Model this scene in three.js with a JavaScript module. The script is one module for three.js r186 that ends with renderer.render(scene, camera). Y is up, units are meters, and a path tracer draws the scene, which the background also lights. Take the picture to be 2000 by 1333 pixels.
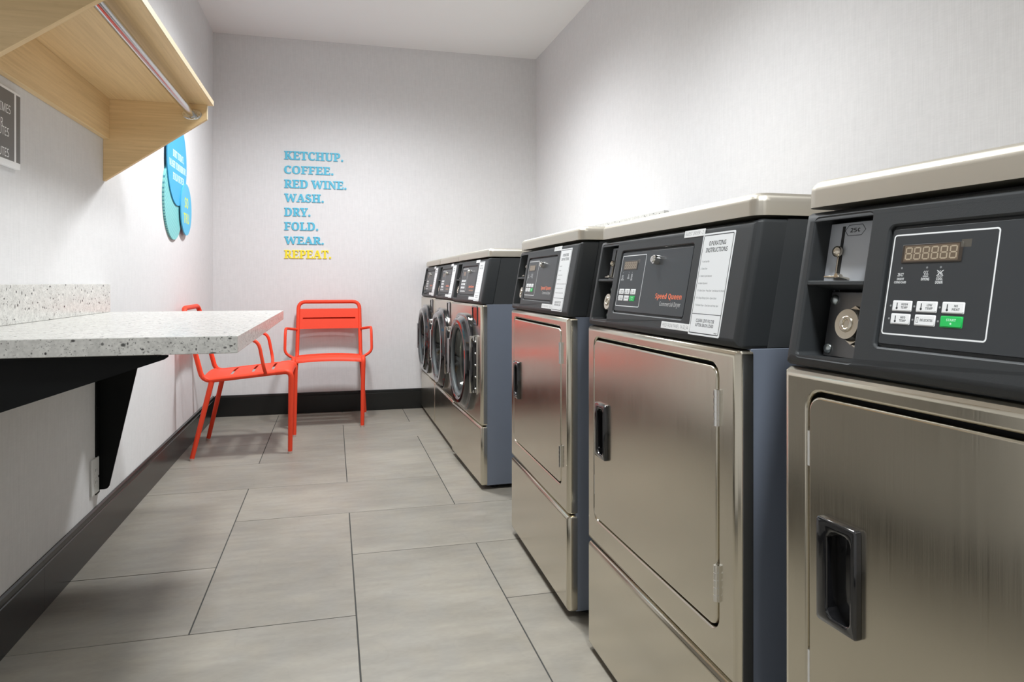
import * as THREE from 'three';
import { mergeGeometries, toCreasedNormals } from 'three/addons/utils/BufferGeometryUtils.js';
import { RoundedBoxGeometry } from 'three/addons/geometries/RoundedBoxGeometry.js';
import { RectAreaLightUniformsLib } from 'three/addons/lights/RectAreaLightUniformsLib.js';
import { FontLoader } from 'three/addons/loaders/FontLoader.js';
import { TextGeometry } from 'three/addons/geometries/TextGeometry.js';

// ------------------------------------------------------------------ camera, light, exposure
// room frame used below: X to the right, Y up, Z forward into the room (three.js z = -Z)
const scene = new THREE.Scene();
scene.background = new THREE.Color(0x000000);
const camera = new THREE.PerspectiveCamera(2 * Math.atan(666.5 / 1355) * 180 / Math.PI, 2000 / 1333, 0.05, 50);
camera.position.set(0, 0.892, 0);
camera.rotation.y = -14.45 * Math.PI / 180;
camera.setViewOffset(2000, 1333, 0, 114, 2000, 1333);
camera.updateProjectionMatrix();

const renderer = new THREE.WebGLRenderer({ antialias: true });
renderer.toneMapping = THREE.LinearToneMapping;
renderer.toneMappingExposure = 1.16;
renderer.shadowMap.enabled = true;
RectAreaLightUniformsLib.init();

const XL = -0.772, XR = 1.459, ZB = 4.948, ZF = -1.3, HC = 2.553;
const LAMPS = [                       // round ceiling downlights, the first an added fill: X, Z, candela, half angle of the beam
  { x: 0.36, z: 0.00, I: 13, cone: 60 },  // added fill lamp, brightens the near end of the room
  { x: 0.40, z: 2.05, I: 8.5, cone: 70 },
  { x: 0.18, z: 3.62, I: 12.5, cone: 82 },
];

// ------------------------------------------------------------------ helpers
function rng(seed) { let a = seed >>> 0; return () => { a = (a + 0x6D2B79F5) | 0; let t = Math.imul(a ^ (a >>> 15), 1 | a); t = (t + Math.imul(t ^ (t >>> 7), 61 | t)) ^ t; return ((t ^ (t >>> 14)) >>> 0) / 4294967296; }; }
const used = {};
function numbered(n) { if (used[n] === undefined) { used[n] = 0; return n; } used[n]++; return n + '_' + String(used[n]).padStart(3, '0'); }
function shadow(o) { o.castShadow = true; o.receiveShadow = true; return o; }
function part(name, geo, mat, parent) { const m = shadow(new THREE.Mesh(geo, mat)); m.name = name; parent.add(m); return m; }
function tag(o, label, category, group) { o.userData.label = label; o.userData.category = category; if (group) o.userData.group = group; return o; }
function thing(name, label, category, pos = [0, 0, 0], turn = 0, group) {
  const g = new THREE.Group(); g.name = numbered(name); g.position.set(...pos); g.rotation.y = turn; scene.add(g); return tag(g, label, category, group);
}
function structure(name, geo, mat) { const m = part(name, geo, mat, scene); m.userData.kind = 'structure'; return m; }
function merge(list) { return mergeGeometries(list.map(g => { const h = g.index ? g.toNonIndexed() : g.clone(); for (const k of Object.keys(h.attributes)) if (!['position', 'normal', 'uv'].includes(k)) h.deleteAttribute(k); return h; })); }
function boxUV(g, s = 1, ox = 0, oy = 0) {
  const p = g.attributes.position, n = g.attributes.normal, uv = new Float32Array(p.count * 2);
  for (let i = 0; i < p.count; i++) {
    const ax = Math.abs(n.getX(i)), ay = Math.abs(n.getY(i)), az = Math.abs(n.getZ(i));
    const x = p.getX(i), y = p.getY(i), z = p.getZ(i); let u, v;
    if (ay > ax && ay > az) { u = x; v = -z; } else if (ax > az) { u = z; v = y; } else { u = x; v = y; }
    uv[2 * i] = u * s + ox; uv[2 * i + 1] = v * s + oy;
  }
  g.setAttribute('uv', new THREE.BufferAttribute(uv, 2)); return g;
}
function box(x0, x1, y0, y1, z0, z1, r = 0) {          // three.js coordinates
  const w = x1 - x0, h = y1 - y0, d = z1 - z0;
  let g = r > 0 ? new RoundedBoxGeometry(w, h, d, 2, r) : new THREE.BoxGeometry(w, h, d);
  g = g.index ? g.toNonIndexed() : g;
  g.translate((x0 + x1) / 2, (y0 + y1) / 2, (z0 + z1) / 2); return boxUV(g);
}
const roomBox = (X0, X1, Y0, Y1, Z0, Z1, r) => box(X0, X1, Y0, Y1, -Z1, -Z0, r);
// loops of equal point count -> skin
function rr(x0, x1, y0, y1, r, z, k = 5) {
  const P = []; r = Math.max(1e-5, Math.min(r, (x1 - x0) / 2 - 1e-6, (y1 - y0) / 2 - 1e-6));
  for (const [cx, cy, a] of [[x1 - r, y1 - r, 0], [x0 + r, y1 - r, 90], [x0 + r, y0 + r, 180], [x1 - r, y0 + r, 270]])
    for (let i = 0; i <= k; i++) { const t = (a + 90 * i / k) * Math.PI / 180; P.push([cx + r * Math.cos(t), cy + r * Math.sin(t), z]); }
  return P;
}
function polar(cx, cy, fn, z, n = 64) { const P = []; for (let i = 0; i < n; i++) { const a = (i + 0.5) / n * 2 * Math.PI; const r = fn(a); P.push([cx + r * Math.cos(a), cy + r * Math.sin(a), z]); } return P; }
function skin(loops, { capStart = false, capEnd = false, crease = 0.6, map = null } = {}) {
  const T = []; const tri = (a, b, c) => T.push(...a, ...b, ...c);
  const n = loops[0].length; const M = map ? loops.map(l => l.map(map)) : loops;
  for (let k = 0; k + 1 < M.length; k++) for (let i = 0; i < n; i++) { const j = (i + 1) % n; tri(M[k][i], M[k][j], M[k + 1][j]); tri(M[k][i], M[k + 1][j], M[k + 1][i]); }
  const cap = (L, flip) => { const c = [0, 0, 0]; L.forEach(p => { c[0] += p[0] / n; c[1] += p[1] / n; c[2] += p[2] / n; }); for (let i = 0; i < n; i++) { const j = (i + 1) % n; if (flip) tri(c, L[j], L[i]); else tri(c, L[i], L[j]); } };
  const g = new THREE.BufferGeometry(); g.setAttribute('position', new THREE.Float32BufferAttribute(T.slice(), 3));
  g.computeVertexNormals(); const body = boxUV(toCreasedNormals(g, crease)); if (!capStart && !capEnd) return body;
  T.length = 0; if (capStart) cap(M[0], true); if (capEnd) cap(M[M.length - 1], false);
  const f = new THREE.BufferGeometry(); f.setAttribute('position', new THREE.Float32BufferAttribute(T, 3)); f.computeVertexNormals();
  return merge([body, boxUV(f)]);
}
// plate whose front is at z = 0: rounded outer edge, holes with small rounded lips
function facePlate([x0, x1, y0, y1], rc, re, back, holes = []) {
  const L = [rr(x0, x1, y0, y1, rc, back), rr(x0, x1, y0, y1, rc, -re)];
  for (let i = 1; i <= 4; i++) { const a = i / 4 * Math.PI / 2; const ins = re * (1 - Math.cos(a)); L.push(rr(x0 + ins, x1 - ins, y0 + ins, y1 - ins, Math.max(rc - ins, 0.001), -re + re * Math.sin(a))); }
  const list = [];
  if (!holes.length) { list.push(skin(L, { capEnd: true })); return merge(list); }
  list.push(skin(L));
  const toShape = pts => new THREE.Shape(pts.map(p => new THREE.Vector2(p[0], p[1])));
  const sh = toShape(rr(x0 + re, x1 - re, y0 + re, y1 - re, Math.max(rc - re, 0.001), 0));
  for (const h of holes) {
    const lp = (e, z) => h.circle ? polar(h.circle[0], h.circle[1], () => h.circle[2] + e, z) : rr(h.rect[0] - e, h.rect[1] + e, h.rect[2] - e, h.rect[3] + e, h.rc + e, z);
    const q = h.lip ?? 0.003; sh.holes.push(new THREE.Path(lp(q, 0).map(p => new THREE.Vector2(p[0], p[1]))));
    const W = [lp(q, 0)]; for (let i = 1; i <= 3; i++) { const a = i / 3 * Math.PI / 2; W.push(lp(q * (1 - Math.sin(a)), -q * (1 - Math.cos(a)))); }
    W.push(lp(0, -h.depth));
    list.push(skin(W, { capEnd: !h.open }));
  }
  const f = new THREE.ShapeGeometry(sh, 5).toNonIndexed(); list.push(boxUV(f));
  return merge(list);
}
// polyline with filleted corners
function fillet(pts, R, n = 6) {
  const V = pts.map(p => new THREE.Vector3(...p)), out = [V[0].clone()];
  for (let i = 1; i + 1 < V.length; i++) {
    const a = V[i - 1].clone().sub(V[i]), b = V[i + 1].clone().sub(V[i]); const la = a.length(), lb = b.length(); a.normalize(); b.normalize();
    const r = Array.isArray(R) ? R[i - 1] : R; const half = Math.acos(Math.max(-1, Math.min(1, a.dot(b)))) / 2;
    const d = Math.min(r / Math.tan(half), la * 0.49, lb * 0.49);
    const p0 = V[i].clone().addScaledVector(a, d), p1 = V[i].clone().addScaledVector(b, d);
    for (let k = 0; k <= n; k++) { const t = k / n; out.push(p0.clone().multiplyScalar((1 - t) * (1 - t)).addScaledVector(V[i], 2 * t * (1 - t)).addScaledVector(p1, t * t)); }
  }
  out.push(V[V.length - 1].clone()); return out;
}
function tube(P, r, n = 12) {
  const rad = typeof r === 'function' ? r : () => r; const loops = []; let nor = null; let len = 0; const L = [0];
  for (let i = 1; i < P.length; i++) { len += P[i].distanceTo(P[i - 1]); L.push(len); }
  for (let i = 0; i < P.length; i++) {
    const t = P[Math.min(i + 1, P.length - 1)].clone().sub(P[Math.max(i - 1, 0)]).normalize();
    if (!nor) { nor = Math.abs(t.y) < 0.9 ? new THREE.Vector3(0, 1, 0) : new THREE.Vector3(1, 0, 0); }
    nor.addScaledVector(t, -nor.dot(t)).normalize(); const bin = t.clone().cross(nor); const q = rad(L[i] / len);
    const loop = []; for (let k = 0; k < n; k++) { const a = k / n * 2 * Math.PI; const v = P[i].clone().addScaledVector(nor, q * Math.cos(a)).addScaledVector(bin, q * Math.sin(a)); loop.push([v.x, v.y, v.z]); } loops.push(loop);
  }
  return skin(loops, { capStart: true, capEnd: true, crease: 0.9 });
}
function cyl(r0, r1, h, n = 20) { const g = new THREE.CylinderGeometry(r0, r1, h, n).toNonIndexed(); return g; }
function cylZ(r0, r1, h, x, y, z, n = 24) { const g = cyl(r0, r1, h, n); g.rotateX(Math.PI / 2); g.translate(x, y, z); return g; }

// ------------------------------------------------------------------ textures
function valueNoise(N, cells, rnd, cellsY = cells) {
  const G = new Float32Array(cells * cellsY).map(() => rnd()); const out = new Float32Array(N * N);
  const s = t => t * t * (3 - 2 * t);
  for (let y = 0; y < N; y++) for (let x = 0; x < N; x++) {
    const fx = x / N * cells, fy = y / N * cellsY, ix = Math.floor(fx), iy = Math.floor(fy), tx = s(fx - ix), ty = s(fy - iy);
    const a = G[(iy % cellsY) * cells + ix % cells], b = G[(iy % cellsY) * cells + (ix + 1) % cells], c = G[((iy + 1) % cellsY) * cells + ix % cells], d = G[((iy + 1) % cellsY) * cells + (ix + 1) % cells];
    out[y * N + x] = (a * (1 - tx) + b * tx) * (1 - ty) + (c * (1 - tx) + d * tx) * ty;
  }
  return out;
}
function dataTex(N, fn, srgb, repeat = 1) {
  const D = new Uint8Array(N * N * 4);
  for (let i = 0; i < N * N; i++) { const c = fn(i); for (let k = 0; k < 3; k++) D[4 * i + k] = Math.max(0, Math.min(255, Math.round(c[k]))); D[4 * i + 3] = 255; }
  const t = new THREE.DataTexture(D, N, N); t.wrapS = t.wrapT = THREE.RepeatWrapping; t.magFilter = THREE.LinearFilter; t.minFilter = THREE.LinearMipmapLinearFilter; t.generateMipmaps = true;
  if (srgb) t.colorSpace = THREE.SRGBColorSpace; t.repeat.set(repeat, repeat); t.needsUpdate = true; return t;
}
function canvasTex(w, h, draw) {
  const c = document.createElement('canvas'); c.width = w; c.height = h; const x = c.getContext('2d'); draw(x, w, h);
  const t = new THREE.CanvasTexture(c); t.colorSpace = THREE.SRGBColorSpace; return t;
}
function fitText(x, s, cx, y, w, px, font = 'sans-serif', weight = 'bold') {      // centred text squeezed to width w
  x.font = `${weight} ${px}px ${font}`; const m = x.measureText(s).width; x.save(); x.translate(cx, y); x.scale(w / m, 1); x.textAlign = 'center'; x.textBaseline = 'alphabetic'; x.fillText(s, 0, 0); x.restore();
}
function rrect(x, a, b, w, h, r) { x.beginPath(); x.moveTo(a + r, b); x.arcTo(a + w, b, a + w, b + h, r); x.arcTo(a + w, b + h, a, b + h, r); x.arcTo(a, b + h, a, b, r); x.arcTo(a, b, a + w, b, r); x.closePath(); }

const S = (m, o) => new THREE.MeshStandardMaterial({ color: m, ...o });
const P = (m, o) => new THREE.MeshPhysicalMaterial({ color: m, ...o });
const lin = (r, g, b) => new THREE.Color().setRGB(r, g, b);

// wall covering: woven vertical-grain vinyl
const wallTex = (() => { const R = rng(11), N = 512; const v = valueNoise(N, 256, R, 6), h = valueNoise(N, 24, R, 128), c = valueNoise(N, 16, R, 16);
  return { map: dataTex(N, i => { const t = 0.955 + 0.03 * (v[i] - 0.5) + 0.014 * (h[i] - 0.5) + 0.012 * (c[i] - 0.5); return [233 * t, 231.5 * t, 232 * t]; }, true, 3.1), bump: dataTex(N, i => { const t = 128 + 90 * (v[i] - 0.5) + 50 * (h[i] - 0.5); return [t, t, t]; }, false, 3.1) }; })();
// cement-look porcelain
const tileTex = (() => { const R = rng(5), N = 1024; const a = valueNoise(N, 9, R, 20), b = valueNoise(N, 26, R, 100), c = valueNoise(N, 5, R, 6), d = valueNoise(N, 160, R, 300), e = valueNoise(N, 14, R, 22);
  return dataTex(N, i => { let t = 0.5 + 0.20 * (a[i] - 0.5) + 0.17 * (b[i] - 0.5) + 0.26 * (c[i] - 0.5) + 0.09 * (d[i] - 0.5); const vein = Math.abs(e[i] - 0.5); if (vein < 0.02) t -= 0.05 * (1 - vein / 0.02);
    const w = c[(i * 7 + 333) % (N * N)] - 0.5; const l = 142 + 30 * (t - 0.5) * 2; return [l * (1.0 + 0.012 * w), l * 0.962, l * (0.89 - 0.02 * w)]; }, true, 1); })();
// oak veneer, grain along u
const oakTex = (() => { const R = rng(21), N = 1024; const a = valueNoise(N, 6, R, 220), b = valueNoise(N, 16, R, 420), c = valueNoise(N, 3, R, 14), f = valueNoise(N, 40, R, 512);
  return dataTex(N, i => { let t = 0.60 * (c[i] - 0.5) + 0.55 * (a[i] - 0.5) + 0.3 * (b[i] - 0.5); const pore = f[i] > 0.86 ? -0.16 : 0; t = t * 0.55 + pore * 0.6; return [231 + 42 * t, 200 + 44 * t, 151 + 44 * t]; }, true, 1); })();
// speckled quartz
const quartzTex = (() => { const R = rng(31), N = 1024; const a = valueNoise(N, 128, R), b = valueNoise(N, 40, R); const F = new Float32Array(N * N).fill(0);
  for (let k = 0; k < 5200; k++) { const x = R() * N, y = R() * N, big = R(); const r = big > 0.97 ? 5 + 6 * R() : big > 0.7 ? 2.2 + 2.4 * R() : 1 + 1.6 * R(); const dark = big > 0.97 ? 0.5 + 0.25 * R() : 0.14 + 0.36 * R(); const ex = 0.6 + 0.8 * R();
    for (let j = -Math.ceil(r * 1.5); j <= r * 1.5; j++) for (let i = -Math.ceil(r * 1.5); i <= r * 1.5; i++) { const q = Math.hypot(i * ex, j / ex) / r; if (q < 1) { const id = ((Math.floor(y) + j + N) % N) * N + (Math.floor(x) + i + N) % N; F[id] = Math.max(F[id], dark * Math.min(1, 2 * (1 - q))); } } }
  return dataTex(N, i => { const t = (1 - F[i]) * (0.95 + 0.10 * (a[i] - 0.5) + 0.08 * (b[i] - 0.5)); return [221 * t, 220 * t, 215 * t]; }, true, 2.2); })();
// brushed steel: vertical hairlines
const brushTex = (() => { const R = rng(41), N = 512; const v = valueNoise(N, 512, R, 4), w = valueNoise(N, 128, R, 3), c = valueNoise(N, 6, R, 6); return { rough: dataTex(N, i => { const t = 150 + 34 * (v[i] - 0.5) + 16 * (w[i] - 0.5) + 20 * (c[i] - 0.5); return [t, t, t]; }, false, 3), bump: dataTex(N, i => { const t = 128 + 120 * (v[i] - 0.5) + 60 * (w[i] - 0.5); return [t, t, t]; }, false, 3) }; })();
const grainTex = (() => { const R = rng(51), N = 256; const v = valueNoise(N, 128, R), w = valueNoise(N, 256, R); return dataTex(N, i => { const t = 128 + 90 * (v[i] - 0.5) + 60 * (w[i] - 0.5); return [t, t, t]; }, false, 12); })();

const M = {
  wall: S(0xffffff, { map: wallTex.map, bumpMap: wallTex.bump, bumpScale: 0.00025, roughness: 0.75 }),
  ceiling: S(lin(0.89, 0.895, 0.89), { roughness: 0.95 }),
  grout: S(lin(0.05, 0.05, 0.047), { roughness: 0.9 }),
  tile: S(0xffffff, { map: tileTex, roughness: 0.42 }),
  base: P(lin(0.010, 0.0105, 0.0098), { roughness: 0.25, specularIntensity: 0.8 }),
  steel: S(lin(0.64, 0.595, 0.495), { metalness: 1, roughness: 0.36, roughnessMap: brushTex.rough }),
  lid: S(lin(0.60, 0.56, 0.485), { metalness: 1, roughness: 0.46 }),
  chrome: S(lin(0.78, 0.77, 0.74), { metalness: 1, roughness: 0.1 }),
  zinc: S(lin(0.5, 0.55, 0.55), { metalness: 1, roughness: 0.3 }),
  nickel: S(lin(0.68, 0.62, 0.52), { metalness: 1, roughness: 0.22 }),
  cabinet: S(lin(0.17, 0.195, 0.245), { roughness: 0.42 }),
  plastic: S(lin(0.026, 0.029, 0.031), { roughness: 0.5, bumpMap: grainTex, bumpScale: 0.0001 }),
  gloss: P(lin(0.010, 0.010, 0.011), { roughness: 0.12, clearcoat: 0.6, clearcoatRoughness: 0.05 }),
  rubber: S(lin(0.012, 0.012, 0.012), { roughness: 0.8 }),
  gasket: S(lin(0.10, 0.11, 0.11), { roughness: 0.5 }),
  drum: S(lin(0.4, 0.41, 0.41), { metalness: 1, roughness: 0.35 }),
  glass: P(lin(0.9, 0.94, 0.93), { transmission: 1, thickness: 0, roughness: 0.02, ior: 1.5 }),
  lockPlate: S(lin(0.20, 0.20, 0.205), { metalness: 1, roughness: 0.35 }),
  trayGrey: S(lin(0.055, 0.058, 0.062), { roughness: 0.45 }),
  coinPlate: S(lin(0.56, 0.58, 0.62), { roughness: 0.5 }),
  red: P(lin(0.83, 0.066, 0.027), { roughness: 0.5, specularIntensity: 0.5 }),
  glide: S(lin(0.55, 0.42, 0.38), { roughness: 0.5 }),
  oak: S(0xffffff, { map: oakTex, roughness: 0.5 }),
  oakEdge: S(lin(0.72, 0.58, 0.38), { roughness: 0.5 }),
  quartz: P(0xffffff, { map: quartzTex, roughness: 0.2 }),
  bracket: P(lin(0.0045, 0.005, 0.0052), { roughness: 0.55, specularIntensity: 0.35 }),
  white: S(lin(0.78, 0.78, 0.77), { roughness: 0.5 }),
  latch: S(lin(0.85, 0.85, 0.83), { roughness: 0.4 }),
  slot: S(lin(0.02, 0.02, 0.02), { roughness: 0.6 }),
};

// ------------------------------------------------------------------ room shell
{
  const T = 0.1;
  structure('wall_left', roomBox(XL - T, XL, 0, HC, ZF - T, ZB + T), M.wall);
  structure('wall_right', roomBox(XR, XR + T, 0, HC, ZF - T, ZB + T), M.wall);
  structure('wall_back', roomBox(XL, XR, 0, HC, ZB, ZB + T), M.wall);
  structure('wall_front', roomBox(XL, XR, 0, HC, ZF - T, ZF), M.wall);
  structure('ceiling', roomBox(XL - T, XR + T, HC, HC + T, ZF - T, ZB + T), M.ceiling);
  // baseboards: flat board with a stepped cap
  const prof = (len) => { const s = new THREE.Shape([[0, 0], [0.013, 0], [0.013, 0.118], [0.0105, 0.120], [0.0105, 0.123], [0.012, 0.126], [0.009, 0.137], [0.004, 0.141], [0, 0.141]].map(p => new THREE.Vector2(...p)));
    const g = new THREE.ExtrudeGeometry(s, { depth: len, bevelEnabled: false }); return boxUV(toCreasedNormals(g, 0.5)); };
  const cut = 2.143;                                        // joint between two lengths on the left wall
  const b1 = prof(cut - 0.0006 - ZF); b1.translate(XL, 0, -cut + 0.0006); const b2 = prof(ZB - cut); b2.translate(XL, 0, -ZB);
  const left = structure('baseboard_left', b2, M.base); part('baseboard_length', b1, M.base, left);
  const bb = prof(XR - XL - 0.026); bb.rotateY(-Math.PI / 2); bb.translate(XR - 0.013, 0, -ZB); structure('baseboard_back', bb, M.base);
  const br = prof(ZB - ZF); br.rotateY(Math.PI); br.translate(XR, 0, -ZF); structure('baseboard_right', br, M.base);
}
// floor: 1 x 2 module tiles laid in herringbone, dark joints
{
  const floor = new THREE.Group(); floor.name = 'floor'; floor.userData.kind = 'structure'; scene.add(floor);
  part('grout_bed', roomBox(XL - 0.1, XR + 0.1, -0.05, -0.0015, ZF - 0.1, ZB + 0.1), M.grout, floor);
  const UX = 0.4145, UZ = 0.4285, X0 = -0.769, Z0 = 1.905, j = 0.0017; const R = rng(77);
  const put = (c0, c1, r0, r1) => {
    const x0 = Math.max(X0 + c0 * UX + j, XL), x1 = Math.min(X0 + c1 * UX - j, XR), z0 = Math.max(Z0 + r0 * UZ + j, ZF), z1 = Math.min(Z0 + r1 * UZ - j, ZB);
    const ou = R(), ov = R(); if (x1 - x0 < 0.02 || z1 - z0 < 0.02) return;
    const g = box(x0, x1, -0.02, 0, -z1, -z0, 0.0012); boxUV(g, 0.55, ou, ov); part('tile', g, M.tile, floor);
  };
  for (let r = -9; r <= 8; r++) for (let c = -3; c <= 7; c++) { const k = (((c - (3 - r)) % 4) + 4) % 4; if (k === 0) put(c, c + 2, r, r + 1); if (k === 2) put(c, c + 1, r, r + 2); }
}
// round ceiling downlights; the nearest is an added fill lamp
LAMPS.forEach((l, i) => {
  const g = thing('ceiling_light', ['added fill lamp shaped as a round ceiling downlight at the dryer end', 'round white ceiling downlight above the middle of the room', 'round white ceiling downlight above the washers'][i], 'ceiling light', [l.x, HC, -l.z]);
  const ring = skin([[0.155, 0], [0.155, -0.006], [0.148, -0.014], [0.138, -0.016], [0.132, -0.008]].map(([r, z]) => polar(0, 0, () => r, z, 48)), { crease: 0.7, map: p => [p[0], p[2], -p[1]] });
  part('trim_ring', ring, M.white, g);
  const lens = cyl(0.134, 0.134, 0.004, 40); lens.translate(0, -0.009, 0); part('lens', lens, S(0xffffff, { emissive: 0xffffff, emissiveIntensity: 3, roughness: 0.6 }), g);
  const a = new THREE.SpotLight(lin(0.945, 0.98, 1), l.I, 0, l.cone * Math.PI / 180, 1, 2); a.position.set(0, -0.13, 0); a.target.position.set(0, -2, 0); g.add(a); g.add(a.target);
  a.castShadow = true; a.shadow.radius = 6; a.shadow.mapSize.set(2048, 2048); a.shadow.bias = -0.0005;
});

// ------------------------------------------------------------------ laundry machines
// local frame: x along the front (0 = end towards the red chairs), y up, z out of the front; origin at the middle of the front, on the floor
const W = 0.66, DEP = 0.69, TILT = Math.atan(0.037 / 0.204), CL = 0.204 / Math.cos(TILT);
const cx0 = -W / 2;
// --- printed artwork
const PAN = [0.150, 0.470, 0.041, 0.171];                    // control panel inset on the console: t0 t1 s0 s1
const PW = 1280, PH = Math.round(1280 * (PAN[3] - PAN[2]) / (PAN[1] - PAN[0]));
const px = t => (t - PAN[0]) / (PAN[1] - PAN[0]) * PW, py = s => (PAN[3] - s) / (PAN[3] - PAN[2]) * PH, pl = d => d / (PAN[1] - PAN[0]) * PW;
const BTN = []; for (const [r, s0] of [[0, 0.079], [1, 0.0645]]) for (let c = 0; c < 3; c++) BTN.push([0.1635 + 0.0308 * c, 0.1635 + 0.0308 * c + 0.0238, s0, s0 + 0.0104, r, c]);
const dig = (x, a, b, w, h) => { const t = w * 0.17; x.fillRect(a + t, b, w - 2 * t, t); x.fillRect(a + t, b + h / 2 - t / 2, w - 2 * t, t); x.fillRect(a + t, b + h - t, w - 2 * t, t); for (const q of [a, a + w - t]) { x.fillRect(q, b + t * 0.6, t, h / 2 - t); x.fillRect(q, b + h / 2 + t * 0.4, t, h / 2 - t); } };
function drawFrame(x) {
  x.fillStyle = '#34373a'; x.fillRect(0, 0, PW, PH);
  x.strokeStyle = '#f2f4f4'; x.lineWidth = pl(0.0017); rrect(x, px(0.153), py(0.164), pl(0.1225), pl(0.1115), pl(0.003)); x.stroke();
  x.fillStyle = '#ff7a48'; fitText(x, 'Speed Queen', px(0.401), py(0.0725), pl(0.110), pl(0.0145));
}
const dryerPanel = canvasTex(PW, PH, x => {
  drawFrame(x);
  x.fillStyle = '#d8d8d6'; fitText(x, 'Commercial Dryer', px(0.412), py(0.0585), pl(0.086), pl(0.0112), 'sans-serif', 'normal');
  x.fillStyle = '#3b322a'; x.fillRect(px(0.166), py(0.1525), pl(0.073), pl(0.0205));
  x.fillStyle = '#6a5b4b'; x.fillRect(px(0.169), py(0.151), pl(0.066), pl(0.0172)); x.fillStyle = '#b0a28c'; for (let k = 0; k < 6; k++) dig(x, px(0.1705 + 0.0108 * k), py(0.1495), pl(0.0088), pl(0.0142));
  x.fillStyle = '#55514a'; x.fillRect(px(0.2365), py(0.155), pl(0.011), pl(0.008));
  x.fillStyle = '#8a8d8e'; for (const t of [0.168, 0.200, 0.2165]) { x.beginPath(); x.arc(px(t), py(0.1265), pl(0.0012), 0, 7); x.fill(); }
  x.fillStyle = '#eceeee'; fitText(x, '25/CT', px(0.1675), py(0.1172), pl(0.008), pl(0.0055)); fitText(x, 'INSERT', px(0.168), py(0.1128), pl(0.0095), pl(0.0036)); fitText(x, 'COINS/CARD', px(0.168), py(0.1092), pl(0.016), pl(0.0036));
  x.strokeStyle = '#eceeee'; x.lineWidth = pl(0.0006);
  const waves = (t, cross) => { for (const o of [-0.002, 0, 0.002]) { x.beginPath(); for (let k = 0; k <= 12; k++) { const q = k / 12; const X = px(t + o + 0.0007 * Math.sin(q * 7)), Y = py(0.118 + 0.005 * q); k ? x.lineTo(X, Y) : x.moveTo(X, Y); } x.stroke(); } x.fillRect(px(t - 0.0034), py(0.1174), pl(0.0068), pl(0.0007)); if (cross) { x.beginPath(); x.moveTo(px(t - 0.004), py(0.1175)); x.lineTo(px(t + 0.004), py(0.1235)); x.stroke(); x.beginPath(); x.moveTo(px(t + 0.004), py(0.1175)); x.lineTo(px(t - 0.004), py(0.1235)); x.stroke(); } };
  waves(0.1995, false); waves(0.2165, true);
  fitText(x, 'DRYING', px(0.1995), py(0.1125), pl(0.0105), pl(0.0038)); fitText(x, 'COOL', px(0.2165), py(0.1128), pl(0.008), pl(0.0038)); fitText(x, 'DOWN', px(0.2165), py(0.1090), pl(0.009), pl(0.0038));
  const names = [['HIGH', 'TEMP'], ['LOW', 'TEMP'], ['NO', 'HEAT'], ['MED', 'TEMP'], ['DELICATES'], ['START']];
  BTN.forEach(([t0, t1, s0, s1, r, c], k) => {
    x.fillStyle = '#9a9d9e'; x.beginPath(); x.arc(px(t0 - 0.0034), py((s0 + s1) / 2), pl(0.0012), 0, 7); x.fill();
    x.fillStyle = k === 5 ? '#27c35f' : '#f4f5f5'; rrect(x, px(t0 - 0.0008), py(s1 + 0.0008), pl(t1 - t0 + 0.0016), pl(s1 - s0 + 0.0016), pl(0.0012)); x.fill();
    x.fillStyle = k === 5 ? '#c8f5d8' : '#333638'; const n = names[k];
    if (n.length === 2) { fitText(x, n[0], px(t0 + 0.0155), py(s0 + 0.0059), pl(n[0].length * 0.0022), pl(0.0034)); fitText(x, n[1], px(t0 + 0.0155), py(s0 + 0.0024), pl(0.0088), pl(0.0034)); x.fillRect(px(t0 + 0.0052), py(s0 + 0.0086), pl(0.0011), pl(0.0055)); x.beginPath(); x.arc(px(t0 + 0.00575), py(s0 + 0.0026), pl(0.0013), 0, 7); x.fill(); }
    else fitText(x, n[0], px(t0 + (k === 4 ? 0.0140 : 0.0119)), py(s0 + (k === 4 ? 0.0042 : 0.0058)), pl(k === 4 ? 0.0155 : 0.011), pl(0.0034));
    if (k === 5) { x.beginPath(); x.arc(px(t0 + 0.0119), py(s0 + 0.0032), pl(0.0011), 0, 7); x.fill(); }
    if (k === 4) { x.strokeStyle = '#333638'; x.lineWidth = pl(0.0004); x.strokeRect(px(t0 + 0.002), py(s0 + 0.008), pl(0.0022), pl(0.0055)); }
  });
});
const washerPanel = canvasTex(PW, PH, x => {
  drawFrame(x); x.fillStyle = '#e09a6a'; fitText(x, 'Commercial Washer', px(0.405), py(0.0560), pl(0.092), pl(0.0105), 'sans-serif', 'normal');
  x.fillStyle = '#6e5a4e'; x.fillRect(px(0.185), py(0.150), pl(0.045), pl(0.02)); x.fillStyle = '#a08c7c'; for (let k = 0; k < 4; k++) dig(x, px(0.188 + 0.0102 * k), py(0.148), pl(0.008), pl(0.016));
  x.fillStyle = '#8a8d8e'; for (let k = 0; k < 5; k++) { x.beginPath(); x.arc(px(0.168 + 0.022 * k), py(0.124), pl(0.0013), 0, 7); x.fill(); }
  x.fillStyle = '#eceeee'; for (let r = 0; r < 3; r++) for (let c = 0; c < 3; c++) { rrect(x, px(0.168 + 0.031 * c), py(0.110 - 0.0165 * r), pl(0.022), pl(0.0105), pl(0.0015)); x.fill(); }
  x.fillRect(px(0.165), py(0.0585), pl(0.098), pl(0.0022));
});
const DT = [0.503, 0.605, 0.0125, 0.1905];                  // instruction sticker
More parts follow.
